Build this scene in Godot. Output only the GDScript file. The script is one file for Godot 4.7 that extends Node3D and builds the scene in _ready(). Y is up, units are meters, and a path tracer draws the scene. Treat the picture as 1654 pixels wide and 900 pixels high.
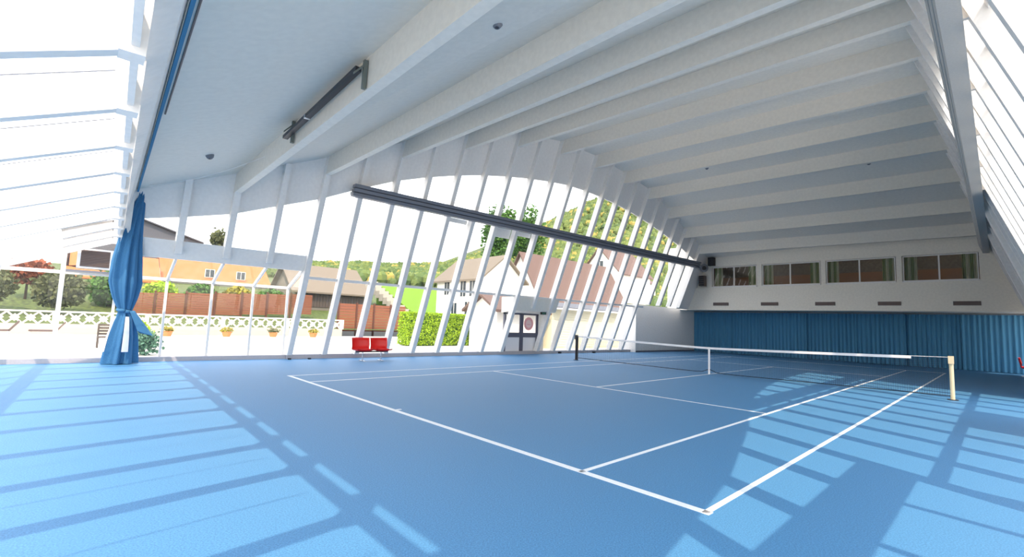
extends Node3D

# ---------------------------------------------------------------- geometry
class Geo:
	var t := PackedVector3Array()
	func tri(a: Vector3, b: Vector3, c: Vector3) -> void:
		t.append(a); t.append(b); t.append(c)
	func face(p: Array, away: Vector3) -> void:
		var m := Vector3.ZERO
		for x in p: m += x
		m /= p.size()
		var n: Vector3 = (p[2] - p[0]).cross(p[1] - p[0])
		var q := p.duplicate()
		if n.dot(m - away) < 0.0: q.reverse()
		for i in range(1, q.size() - 1): tri(q[0], q[i], q[i + 1])
	# a solid between two loops with the same number of corners
	func solid(a: Array, b: Array) -> void:
		var c := Vector3.ZERO
		for x in a: c += x
		for x in b: c += x
		c /= a.size() + b.size()
		face(a, c); face(b, c)
		for i in a.size():
			var j := (i + 1) % a.size()
			face([a[i], a[j], b[j], b[i]], c)
	func slab(p: Array, by: Vector3) -> void:
		var q := []
		for x in p: q.append(x + by)
		solid(p, q)
	func box(lo: Vector3, hi: Vector3) -> void:
		slab([Vector3(lo.x, lo.y, lo.z), Vector3(hi.x, lo.y, lo.z), Vector3(hi.x, lo.y, hi.z), Vector3(lo.x, lo.y, hi.z)], Vector3(0, hi.y - lo.y, 0))
	# a square bar between two points, w wide along side, d deep along up
	func bar(a: Vector3, b: Vector3, side: Vector3, up: Vector3) -> void:
		solid([a - side - up, a + side - up, a + side + up, a - side + up], [b - side - up, b + side - up, b + side + up, b - side + up])
	func tube(path: Array, r: Array, n := 8) -> void:
		var rings := []
		for i in path.size():
			var d: Vector3 = (path[mini(i + 1, path.size() - 1)] - path[maxi(i - 1, 0)]).normalized()
			var s := d.cross(Vector3.UP if absf(d.y) < 0.9 else Vector3.RIGHT).normalized()
			var u := s.cross(d)
			var ring := []
			for k in n:
				var w := TAU * k / n
				ring.append(path[i] + (s * cos(w) + u * sin(w)) * float(r[mini(i, r.size() - 1)]))
			rings.append(ring)
		for i in rings.size() - 1:
			var c: Vector3 = (path[i] + path[i + 1]) / 2
			for k in n:
				var l := (k + 1) % n
				face([rings[i][k], rings[i][l], rings[i + 1][l], rings[i + 1][k]], c)
		face(rings[0], path[1]); face(rings[-1], path[-2])
	# smooth grid of rows of points
	func grid(rows: Array, closed := false) -> void:
		for i in rows.size() - 1:
			var n: int = rows[i].size()
			for k in (n if closed else n - 1):
				var l := (k + 1) % n
				tri(rows[i][k], rows[i + 1][k], rows[i + 1][l]); tri(rows[i][k], rows[i + 1][l], rows[i][l])
	func mesh(origin := Vector3.ZERO, smooth := false) -> ArrayMesh:
		if smooth:
			var st := SurfaceTool.new()
			st.begin(Mesh.PRIMITIVE_TRIANGLES)
			st.set_smooth_group(0)
			for v in t: st.add_vertex(v - origin)
			st.generate_normals()
			st.index()
			return st.commit()
		var vs := PackedVector3Array(); var ns := PackedVector3Array()
		vs.resize(t.size()); ns.resize(t.size())
		for i in range(0, t.size(), 3):
			var n := (t[i + 2] - t[i]).cross(t[i + 1] - t[i]).normalized()
			for k in 3:
				vs[i + k] = t[i + k] - origin; ns[i + k] = n
		var a := []; a.resize(Mesh.ARRAY_MAX)
		a[Mesh.ARRAY_VERTEX] = vs; a[Mesh.ARRAY_NORMAL] = ns
		var m := ArrayMesh.new(); m.add_surface_from_arrays(Mesh.PRIMITIVE_TRIANGLES, a)
		return m

var taken := {}
var M := {}
var rng := RandomNumberGenerator.new()

func numbered(called: String) -> String:
	taken[called] = taken.get(called, -1) + 1
	return called if taken[called] == 0 else "%s_%03d" % [called, taken[called]]

func thing(called: String, label: String, category: String, at := Vector3.ZERO, group := "") -> Node3D:
	var o := Node3D.new(); o.name = numbered(called); add_child(o); o.position = at
	o.set_meta("label", label); o.set_meta("category", category)
	if group: o.set_meta("group", group)
	return o

func structure(called: String, label: String, category: String, at := Vector3.ZERO) -> Node3D:
	var o := thing(called, label, category, at)
	o.set_meta("kind", "structure")
	return o

func base_of(n: Node) -> Vector3:
	var p := Vector3.ZERO
	while n is Node3D and n != self:
		p += (n as Node3D).position
		n = n.get_parent()
	return p

func part(parent: Node3D, called: String, g: Geo, m: Material, smooth := false) -> MeshInstance3D:
	var o := MeshInstance3D.new(); o.name = called
	o.mesh = g.mesh(base_of(parent), smooth); o.material_override = m
	parent.add_child(o, true)
	return o

func share(parent: Node3D, called: String, mesh: Mesh, m: Material, at: Transform3D) -> MeshInstance3D:
	var o := MeshInstance3D.new(); o.name = called; o.mesh = mesh; o.material_override = m
	parent.add_child(o, true); o.transform = at
	return o

func relabel(o: Node3D, label: String, category: String, group := "") -> Node3D:
	o.set_meta("label", label); o.set_meta("category", category)
	if group: o.set_meta("group", group)
	return o

# ---------------------------------------------------------------- materials
func noise_tex(freq: float, lo: Color, hi: Color, size := 512, seed_ := 1, octaves := 4) -> NoiseTexture2D:
	var n := FastNoiseLite.new(); n.seed = seed_; n.frequency = freq; n.fractal_octaves = octaves
	var t := NoiseTexture2D.new(); t.width = size; t.height = size; t.seamless = true; t.noise = n
	var r := Gradient.new(); r.set_color(0, lo); r.set_color(1, hi)
	r.set_offset(0, 0.25); r.set_offset(1, 0.75)
	t.color_ramp = r
	return t

func paint(name_: String, c: Color, rough := 0.6, tex: Texture2D = null, scale_ := 1.0) -> StandardMaterial3D:
	var m := StandardMaterial3D.new(); m.resource_name = name_
	m.albedo_color = c; m.roughness = rough
	if tex:
		m.albedo_texture = tex; m.uv1_triplanar = true; m.uv1_world_triplanar = true; m.uv1_scale = Vector3.ONE * scale_
	M[name_] = m
	return m

func materials() -> void:
	var fine := noise_tex(0.05, Color(0.975, 0.975, 0.975), Color(1, 1, 1), 512, 3)
	var coarse := noise_tex(0.02, Color(0.82, 0.82, 0.82), Color(1, 1, 1), 512, 5)
	var rough_ := noise_tex(0.12, Color(0.6, 0.6, 0.6), Color(1, 1, 1), 512, 7)
	var pile := noise_tex(0.22, Color(0.78, 0.81, 0.84), Color(1, 1, 1), 1024, 9, 4)
	paint("carpet", Color(0.315, 0.555, 0.735), 0.6, pile, 0.28)
	paint("line_paint", Color(0.93, 0.94, 0.95), 0.6, fine, 1.0)
	paint("white", Color(0.93, 0.915, 0.895), 0.5, fine, 0.3)
	paint("ceiling_white", Color(0.905, 0.88, 0.835), 0.55, fine, 0.25)
	paint("wall_white", Color(0.93, 0.9, 0.845), 0.6, fine, 0.3)
	paint("plinth", Color(0.72, 0.7, 0.71), 0.7, fine, 0.5)
	paint("grey_metal", Color(0.47, 0.48, 0.51), 0.45, fine, 1.0)
	paint("dark_groove", Color(0.26, 0.27, 0.3), 0.6)
	paint("brushed_panel", Color(0.7, 0.69, 0.67), 0.6, fine, 1.0)
	paint("panel_dark", Color(0.34, 0.37, 0.43), 0.7, fine, 0.5)
	paint("dark_metal", Color(0.17, 0.17, 0.19), 0.4)
	paint("black", Color(0.05, 0.05, 0.06), 0.5)
	paint("chrome", Color(0.75, 0.76, 0.78), 0.25).metallic = 0.9
	paint("door_grey", Color(0.36, 0.36, 0.41), 0.5)
	paint("door_panel", Color(0.93, 0.92, 0.92), 0.3)
	paint("bracket", Color(0.42, 0.45, 0.43), 0.5)
	paint("brown_strip", Color(0.5, 0.42, 0.4), 0.6)
	var cb := paint("curtain_blue", Color(0.3, 0.57, 0.78), 0.9, rough_, 1.2); cb.backlight = Color(0.12, 0.25, 0.4); cb.backlight_enabled = true
	paint("curtain_back", Color(0.29, 0.53, 0.67), 0.9, fine, 1.2)
	paint("curtain_white", Color(0.86, 0.88, 0.92), 0.85)
	paint("red_plastic", Color(0.86, 0.07, 0.04), 0.35)
	paint("net_cord", Color(0.1, 0.13, 0.16), 0.8)
	paint("net_band", Color(0.93, 0.92, 0.92), 0.7)
	paint("post_ivory", Color(0.86, 0.8, 0.66), 0.4)
	paint("vent", Color(0.42, 0.38, 0.36), 0.7)
	paint("room_wood", Color(0.5, 0.36, 0.25), 0.6, rough_, 0.6)
	paint("room_grey", Color(0.34, 0.34, 0.33), 0.8, coarse, 0.6)
	paint("drape_green", Color(0.5, 0.55, 0.36), 0.9)
	paint("drape_pale", Color(0.72, 0.72, 0.6), 0.9)
	paint("unit_white", Color(0.9, 0.9, 0.9), 0.4)
	paint("coil", Color(0.36, 0.29, 0.27), 0.7)
	var lg := paint("added_lamp_glow", Color(0.9, 0.87, 0.8), 0.5); lg.emission_enabled = true; lg.emission = Color(1, 0.9, 0.75); lg.emission_energy_multiplier = 1.5  # glow for the added fill lamps in the gallery
	# outdoors
	paint("paving", Color(0.88, 0.86, 0.82), 0.85, coarse, 0.25)
	paint("grass", Color(0.48, 0.64, 0.1), 0.95, rough_, 0.4)
	paint("meadow", Color(0.36, 0.42, 0.16), 0.95, rough_, 0.05)
	paint("retain", Color(0.83, 0.8, 0.74), 0.9, rough_, 0.8)
	paint("lattice", Color(0.94, 0.92, 0.89), 0.8)
	paint("cedar", Color(0.62, 0.37, 0.25), 0.8, rough_, 1.1)
	paint("cedar_dark", Color(0.42, 0.24, 0.16), 0.8, rough_, 1.1)
	paint("terracotta", Color(0.78, 0.5, 0.3), 0.8)
	paint("tile_orange", Color(0.85, 0.5, 0.27), 0.85, rough_, 0.35)
	paint("house_white", Color(0.93, 0.92, 0.89), 0.8, fine, 0.3)
	paint("house_cream", Color(0.86, 0.85, 0.76), 0.8, fine, 0.4)
	paint("roof_brown", Color(0.5, 0.4, 0.36), 0.85, rough_, 0.5)
	paint("roof_grey", Color(0.43, 0.44, 0.47), 0.85, rough_, 0.4)
	paint("roof_tan", Color(0.56, 0.51, 0.44), 0.85, rough_, 0.5)
	paint("barn_wood", Color(0.4, 0.35, 0.31), 0.9, rough_, 0.9)
	paint("stone", Color(0.55, 0.52, 0.46), 0.9, rough_, 1.0)
	paint("window_dark", Color(0.2, 0.24, 0.26), 0.2)
	paint("bark", Color(0.3, 0.24, 0.18), 0.9, rough_, 2.0)
	for a in [["leaf_hedge", Color(0.58, 0.7, 0.1)], ["leaf_olive", Color(0.33, 0.35, 0.2)], ["leaf_green", Color(0.27, 0.42, 0.14)], ["leaf_yellow", Color(0.55, 0.52, 0.15)], ["leaf_blue", Color(0.3, 0.45, 0.36)], ["leaf_red", Color(0.55, 0.28, 0.16)]]:
		var m := paint(a[0], a[1], 0.8); m.backlight_enabled = true; m.backlight = (a[1] as Color) * 0.5
	var f := paint("forest", Color(1, 1, 1), 0.95); f.vertex_color_use_as_albedo = true
	var g := StandardMaterial3D.new(); g.resource_name = "glass"
	g.transparency = BaseMaterial3D.TRANSPARENCY_ALPHA; g.albedo_color = Color(0.9, 0.95, 0.95, 0.02); g.roughness = 0.0; g.metallic_specular = 0.4
	M["glass"] = g

# ---------------------------------------------------------------- the hall's frames
# u across the court (+ right), y up, v along it (+ towards the near end), in the hall's own grid
const LEAN := 0.385
func frame(side: int, u: float, y: float, v: float) -> Vector3:
	if side < 0: return Vector3(u + 0.435 - 0.0289 * v + 0.0044 * y, y * 1.006, 0.255 + 0.983 * v)
	return Vector3(u - 0.3913 + 0.026 * v + 0.03394 * y, y * 1.0183, -0.458 + 1.0384 * v)
func on_wall(side: int, y: float, v: float, off := 0.0) -> Vector3:   # a point of the leaning glass wall, off metres into the hall
	return frame(side, side * (9.7 - LEAN * (y - 0.15) - off), y, v)
func table(x: float, t: Array) -> float:
	if x >= t[0][0]: return t[0][1]
	for i in t.size() - 1:
		if x >= t[i + 1][0]:
			return lerpf(t[i + 1][1], t[i][1], (x - t[i + 1][0]) / (t[i][0] - t[i + 1][0]))
	return t[-1][1]
const ARCH := [[15.6, 3.85], [14.4, 4.1], [13.2, 4.38], [12.0, 4.82], [10.8, 5.25], [9.6, 5.8], [8.4, 6.3], [7.2, 6.68], [6.0, 7.0], [4.8, 7.27], [3.6, 7.48], [2.4, 7.65], [1.2, 7.78], [0.0, 7.87], [-1.2, 7.87], [-2.4, 7.82], [-3.6, 7.73], [-4.8, 7.61], [-6.0, 7.45], [-7.2, 7.27], [-8.4, 7.06], [-9.6, 6.83], [-10.8, 6.58], [-12.0, 6.28], [-13.2, 5.98], [-14.6, 5.6]]
const BEAM_L := [[13.2, 4.97], [10.8, 5.98], [8.4, 7.05], [6.0, 7.93], [3.6, 8.62], [1.2, 8.92], [-1.2, 8.9], [-3.6, 8.68], [-6.0, 8.38], [-8.4, 7.79], [-10.8, 7.03], [-13.2, 6.36]]
const BEAM_R := [[13.2, 5.2], [10.8, 5.95], [8.4, 6.9], [6.0, 7.8], [3.6, 8.52], [1.2, 8.8], [-1.2, 8.85], [-3.6, 8.77], [-6.0, 8.45], [-8.4, 7.81], [-10.8, 7.03], [-13.2, 6.36]]
const BEAM_DEPTH := 0.58
func ceil_y(side: int, v: float) -> float:    # height of the ceiling at the wall, in world metres
	var t := BEAM_L if side < 0 else BEAM_R
	if v > 13.2: return lerpf(t[0][1] + BEAM_DEPTH, 4.65, (v - 13.2) / 2.4)
	if v < -13.2: return lerpf(t[-1][1] + BEAM_DEPTH, 6.4, (-13.2 - v) / 1.4)
	return table(v, t) + BEAM_DEPTH
func top_y(side: int, v: float) -> float: return ceil_y(side, v) / (1.006 if side < 0 else 1.0183)
func near_y(u: float) -> float: return 0.24 + 0.03 * (u - 1.25)
func near_v(u: float) -> float: return 16.2 + 0.045 * (u - 1.25)       # line of the glazed lean-to's header
func edge_v(u: float) -> float: return 15.83 + 0.0345 * (u - 2.11)     # line where the ceiling ends

func _ready() -> void:
	rng.seed = 11
	# ------------------------------------------------ camera, sky, sun, exposure
	var cam := Camera3D.new(); cam.name = "camera"; add_child(cam)
	cam.position = Vector3(7.7047, 1.5166, 16.3916)
	cam.rotation_order = EULER_ORDER_YXZ
	cam.rotation = Vector3(0.09382, 0.827048, 0.037023)
	cam.fov = rad_to_deg(2.0 * atan(450.0 / 761.54)); cam.near = 0.05; cam.far = 2000.0; cam.current = true
	var env := Environment.new()
	var sky := Sky.new(); var sm := ProceduralSkyMaterial.new()
	sm.sky_top_color = Color(0.92, 0.95, 1.0); sm.sky_horizon_color = Color(1.0, 0.99, 0.97); sm.sky_curve = 0.3
	sm.ground_bottom_color = Color(0.6, 0.6, 0.58); sm.ground_horizon_color = Color(0.9, 0.9, 0.9)
	sm.sky_energy_multiplier = 2.5; sm.ground_energy_multiplier = 1.0
	sky.sky_material = sm
	env.background_mode = Environment.BG_SKY; env.sky = sky
	env.tonemap_mode = Environment.TONE_MAPPER_LINEAR; env.tonemap_exposure = 0.42
	env.sdfgi_enabled = true; env.ssao_enabled = true; env.ssil_enabled = true
	var we := WorldEnvironment.new(); we.name = "world_environment"; we.environment = env; add_child(we)
	var sun := DirectionalLight3D.new(); sun.name = "sun"; add_child(sun)
	sun.basis = Basis.looking_at(Vector3(-0.5937, -1.0, -0.443).normalized(), Vector3.UP)
	sun.light_energy = 3.8; sun.light_color = Color(1.0, 0.9, 0.78); sun.light_angular_distance = 0.5
	sun.shadow_enabled = true; sun.sky_mode = DirectionalLight3D.SKY_MODE_LIGHT_ONLY
	materials()
	hall_floor()
	hall_ceiling()
	hall_side(-1); hall_side(1)
	near_end()
	back_wall()
	grounds()
	court()
	furniture()
	neighbours()

# ---------------------------------------------------------------- floor and court
func hall_floor() -> void:
	var f := structure("floor", "blue carpet floor of the tennis hall with white court lines", "floor", Vector3(0, 0, 0))
	var g := Geo.new()
	g.slab([Vector3(-9.95, -0.2, 19.0), Vector3(10.4, -0.2, 19.0), Vector3(9.6, -0.2, -17.2), Vector3(-9.6, -0.2, -17.2)], Vector3(0, 0.2, 0))
	part(f, "carpet", g, M.carpet)
	# court: regulation layout
	var w := 0.055
	var lines := [[-5.485, -11.885, -5.485, 11.885, w], [5.485, -11.885, 5.485, 11.885, w], [-4.115, -11.885, -4.115, 11.885, w], [4.115, -11.885, 4.115, 11.885, w],
		[-5.485, 11.885, 5.485, 11.885, 0.085], [-5.485, -11.885, 5.485, -11.885, 0.085], [-4.115, 6.4, 4.115, 6.4, w], [-4.115, -6.4, 4.115, -6.4, w], [0, -6.4, 0, 6.4, w], [0, 11.78, 0, 11.885, w], [0, -11.885, 0, -11.78, w]]
	for l in lines:
		var a := spot(l[0], l[1]); var b := spot(l[2], l[3])
		var d := (b - a).normalized(); var s: Vector3 = d.cross(Vector3.UP) * float(l[4]) * 0.5
		var k := Geo.new()
		var ext: Vector3 = d * float(l[4]) * 0.5
		k.slab([a - ext - s, a - ext + s, b + ext + s, b + ext - s], Vector3(0, 0.003, 0))
		part(f, "court_line", k, M.line_paint)

func spot(u: float, v: float, y := 0.0) -> Vector3:
	return Vector3(0.235 + 0.967 * u + 0.0248 * v, y, 0.082 + 0.0042 * u + 1.032 * v)

# ---------------------------------------------------------------- ceiling
func hall_ceiling() -> void:
	var c := structure("ceiling", "white arched ceiling crossed by deep white beams", "ceiling", Vector3(0, 6, 0))
	var vs := [15.6]
	for k in 12: vs.append(13.2 - 2.4 * k)
	vs.append(-14.8)
	var ends := []
	for v in vs:
		if v == 15.6: ends.append([Vector3(-7.95, 4.65, edge_v(-7.95)), Vector3(8.3, 4.65, edge_v(8.3))])
		else: ends.append([on_wall(-1, top_y(-1, v), v, -0.05), on_wall(1, top_y(1, v), v, -0.05)])
	for i in vs.size() - 1:
		var g := Geo.new()
		g.slab([ends[i][0], ends[i][1], ends[i + 1][1], ends[i + 1][0]], Vector3(0, 0.25, 0))
		part(c, "ceiling_panel", g, M.ceiling_white)
	for k in 12:
		var v := 13.2 - 2.4 * k
		var g := Geo.new()
		var hw := 0.085
		var q := []
		for side in [-1, 1]:
			var y1 := top_y(side, v) + 0.06; var y0 := (ceil_y(side, v) - BEAM_DEPTH) / (1.006 if side < 0 else 1.0183)
			q.append([on_wall(side, y0, v + hw, 0.02), on_wall(side, y0, v - hw, 0.02), on_wall(side, y1, v - hw, 0.0), on_wall(side, y1, v + hw, 0.0)])
		g.solid(q[0], q[1])
		part(c, "beam", g, M.ceiling_white)

# ---------------------------------------------------------------- leaning glass walls
func hall_side(side: int) -> void:
	var left := side < 0
	var W := structure("wall_left" if left else "wall_right", "leaning glass wall of white fins under an arched white fascia, on the far side" if left else "leaning glass wall of white fins on the sunny side, beside the camera", "wall", frame(side, side * 9.7, 0, 0))
	var glass_end := -13.2 if left else -0.6
	# fins
	var v := 15.6
	while v > -13.3:
		var y0 := 0.14 if v < 11.0 else 3.08
		if left and v < -9.2: y0 = 2.9
		var y1 := top_y(side, v) - 0.01
		if left and v < 0.5 and v > -0.9: y0 = 2.22      # stops on the door box
		var g := Geo.new()
		var hw := 0.085
		g.solid([on_wall(side, y0, v + hw, -0.04), on_wall(side, y0, v - hw, -0.04), on_wall(side, y0, v - hw, 0.24), on_wall(side, y0, v + hw, 0.24)],
			[on_wall(side, y1, v + hw, -0.04), on_wall(side, y1, v - hw, -0.04), on_wall(side, y1, v - hw, 0.24), on_wall(side, y1, v + hw, 0.24)])
		part(W, "fin", g, M.white)
		v -= 1.2
	# bays
	v = 15.6
	while v > -13.1:
		var a := v - 0.085; var b := v - 1.115; var m := v - 0.6
		var near := v > 10.9
		var g := Geo.new()
		var ya := table(a, ARCH); var yb := table(b, ARCH)
		g.slab([on_wall(side, ya, a, 0.02), on_wall(side, yb, b, 0.02), on_wall(side, top_y(side, b) + 0.02, b, 0.02), on_wall(side, top_y(side, a) + 0.02, a, 0.02)], Vector3(0.07 * side, 0, 0))
		part(W, "fascia_panel", g, M.white)
		var levels := [[0.14, 2.75], [2.75, 5.6], [5.6, 99.0]]
		if near: levels = [[3.44, 99.0]]
		for lv in levels:
			if lv[0] > minf(ya, yb): continue
			if left and m < -9.2 and lv[1] < 3.0: continue
			var lo: float = lv[0] if not (left and m < -9.2) else maxf(lv[0], 2.9)
			if left and lv[1] < 3.0 and m < 1.2 and m > -1.8: continue
			var solid_bay: bool = m < glass_end and not left
			if not left and lv[1] < 3.0 and m < 6.2 and m > 3.7: solid_bay = true
			var p := [on_wall(side, lo, a), on_wall(side, lo, b), on_wall(side, minf(lv[1], yb), b), on_wall(side, minf(lv[1], ya), a)]
			var k := Geo.new()
			if solid_bay:
				k.slab(p, Vector3(0.08 * side, 0, 0))
				part(W, "wall_panel", k, M.panel_dark if m < glass_end else M.white)
			else:
				k.face(p, Vector3(0, 3, 0))
				part(W, "pane", k, M.glass)
		v -= 1.2
	var rear := Geo.new()
	rear.slab([on_wall(side, 2.85, -13.27), on_wall(side, 2.85, -15.0), on_wall(side, 6.6, -15.0), on_wall(side, 7.2, -13.27)], Vector3(0.1 * side, 0, 0))
	part(W, "wall_panel", rear, M.white)
	if not left:
		for vv in [-4.2, -8.6]:
			var k := Geo.new()
			k.solid([on_wall(1, 0.2, vv + 0.3, 0.24), on_wall(1, 0.2, vv - 0.3, 0.24), on_wall(1, 0.2, vv - 0.3, 0.42), on_wall(1, 0.2, vv + 0.3, 0.42)], [on_wall(1, 6.4, vv + 0.3, 0.1), on_wall(1, 6.4, vv - 0.3, 0.1), on_wall(1, 6.4, vv - 0.3, 0.3), on_wall(1, 6.4, vv + 0.3, 0.3)])
			part(W, "strut", k, M.white)
	if left:
		for f in [[6.0, 0.14], [3.6, 0.36], [2.4, 0.16]]:
			var k := Geo.new()
			k.slab([on_wall(-1, 5.5 - f[1], f[0] - 0.1, -0.06), on_wall(-1, 5.5 - f[1], f[0] - 1.1, -0.06), on_wall(-1, 5.52, f[0] - 1.1, -0.06), on_wall(-1, 5.52, f[0] - 0.1, -0.06)], Vector3(-0.03, 0, 0))
			part(W, "vent_flap", k, M.white)
	# long rails
	for r in [[2.75, 10.8, 0.045, 0.03], [5.6, 9.9, 0.05, 0.03]]:
		var g := Geo.new()
		var e := -9.3 if left and r[0] < 3.0 else -13.4
		g.solid([on_wall(side, r[0] - r[2], r[1], -r[3]), on_wall(side, r[0] + r[2], r[1], -r[3]), on_wall(side, r[0] + r[2], r[1], r[3] + 0.03), on_wall(side, r[0] - r[2], r[1], r[3] + 0.03)],
			[on_wall(side, r[0] - r[2], e, -r[3]), on_wall(side, r[0] + r[2], e, -r[3]), on_wall(side, r[0] + r[2], e, r[3] + 0.03), on_wall(side, r[0] - r[2], e, r[3] + 0.03)])
		part(W, "transom", g, M.white)
	# plinth
	var pg := Geo.new()
	pg.solid([frame(side, side * 9.9, -0.2, 10.85), frame(side, side * 9.56, -0.2, 10.85), frame(side, side * 9.56, 0.15, 10.85), frame(side, side * 9.9, 0.15, 10.85)],
		[frame(side, side * 9.9, -0.2, -16.0), frame(side, side * 9.56, -0.2, -16.0), frame(side, side * 9.56, 0.15, -16.0), frame(side, side * 9.9, 0.15, -16.0)])
	part(W, "plinth", pg, M.plinth)
	pg = Geo.new()
	pg.solid([frame(side, side * 10.1, -0.2, 18.4), frame(side, side * 9.7, -0.2, 18.4), frame(side, side * 9.7, 0.13, 18.4), frame(side, side * 10.1, 0.13, 18.4)],
		[frame(side, side * 10.1, -0.2, 10.85), frame(side, side * 9.7, -0.2, 10.85), frame(side, side * 9.7, 0.13, 10.85), frame(side, side * 10.1, 0.13, 10.85)])
	part(W, "plinth", pg, M.plinth)
	# ledge with the low glazed lean-to under it
	var lg := Geo.new()
	lg.solid([on_wall(side, 2.95, 15.75, -0.03), on_wall(side, 3.44, 15.75, -0.03), on_wall(side, 3.44, 15.75, 0.1), on_wall(side, 2.95, 15.75, 0.1)],
		[on_wall(side, 2.95, 10.84, -0.03), on_wall(side, 3.44, 10.84, -0.03), on_wall(side, 3.44, 10.84, 0.1), on_wall(side, 2.95, 10.84, 0.1)])
	part(W, "ledge_board", lg, M.white)
	var up := func(vv: float, out := 0.0) -> Array: return [frame(side, side * (9.9 + out), 0.13, vv), frame(side, side * (9.9 + out), 2.43, vv), on_wall(side, 2.97, vv, -out)]
	for vv in [15.6, 14.4, 13.2, 12.0, 10.9]:
		var p: Array = up.call(vv)
		var s := Vector3(0, 0, 0.032)
		var g := Geo.new()
		g.bar(p[0], p[1], s, Vector3(0.045, 0, 0)); g.bar(p[1], p[2], s, Vector3(0.02 * side, 0.045, 0))
		part(W, "mullion", g, M.white)
	for i in 4:
		var a: float = [15.6, 14.4, 13.2, 12.0][i]; var b: float = [14.4, 13.2, 12.0, 10.9][i]
		var pa: Array = up.call(a - 0.03); var pb: Array = up.call(b + 0.03)
		var g := Geo.new(); g.face([pa[0], pb[0], pb[1], pa[1]], Vector3.ZERO); part(W, "pane", g, M.glass)
		g = Geo.new(); g.face([pa[1], pb[1], pb[2], pa[2]], Vector3.ZERO); part(W, "pane", g, M.glass)
	var rg := Geo.new()
	rg.bar(frame(side, side * 9.9, 2.43, 18.3), frame(side, side * 9.9, 2.43, 10.9), Vector3(0.04, 0, 0), Vector3(0, 0.045, 0))
	part(W, "eaves_rail", rg, M.white)
	var cheek := Geo.new()
	cheek.face([frame(side, side * 9.9, 0.14, 10.88), frame(side, side * 9.9, 2.4, 10.88), on_wall(side, 2.95, 10.88), on_wall(side, 0.2, 10.88)], Vector3.ZERO)
	part(W, "pane", cheek, M.glass)
	# end of the lean-to past the roof edge
	for vv in [16.75, 18.3]:
		var g := Geo.new()
		g.bar(frame(side, side * 9.9, 0.13, vv), frame(side, side * 9.9, 3.35 - 0.42 * maxf(vv - 15.85, 0.0) + 0.03, vv), Vector3(0, 0, 0.05), Vector3(0.05, 0, 0))
		part(W, "post", g, M.white)
	for seg in [[15.65, 16.72], [16.78, 18.25]]:
		var g := Geo.new()
		g.face([frame(side, side * 9.9, 0.13, seg[1]), frame(side, side * 9.9, 0.13, seg[0]), frame(side, side * 9.9, 2.4, seg[0]), frame(side, side * 9.9, 2.4, seg[1])], Vector3.ZERO)
		part(W, "pane", g, M.glass)
		g = Geo.new()
		g.face([frame(side, side * 9.9, 2.46, seg[1]), frame(side, side * 9.9, 2.46, seg[0]), frame(side, side * 9.9, 3.4 - 0.42 * (seg[0] - 15.85), seg[0]), frame(side, side * 9.9, maxf(2.5, 3.4 - 0.42 * (seg[1] - 15.85)), seg[1])], Vector3.ZERO)
		part(W, "pane", g, M.glass)

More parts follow.
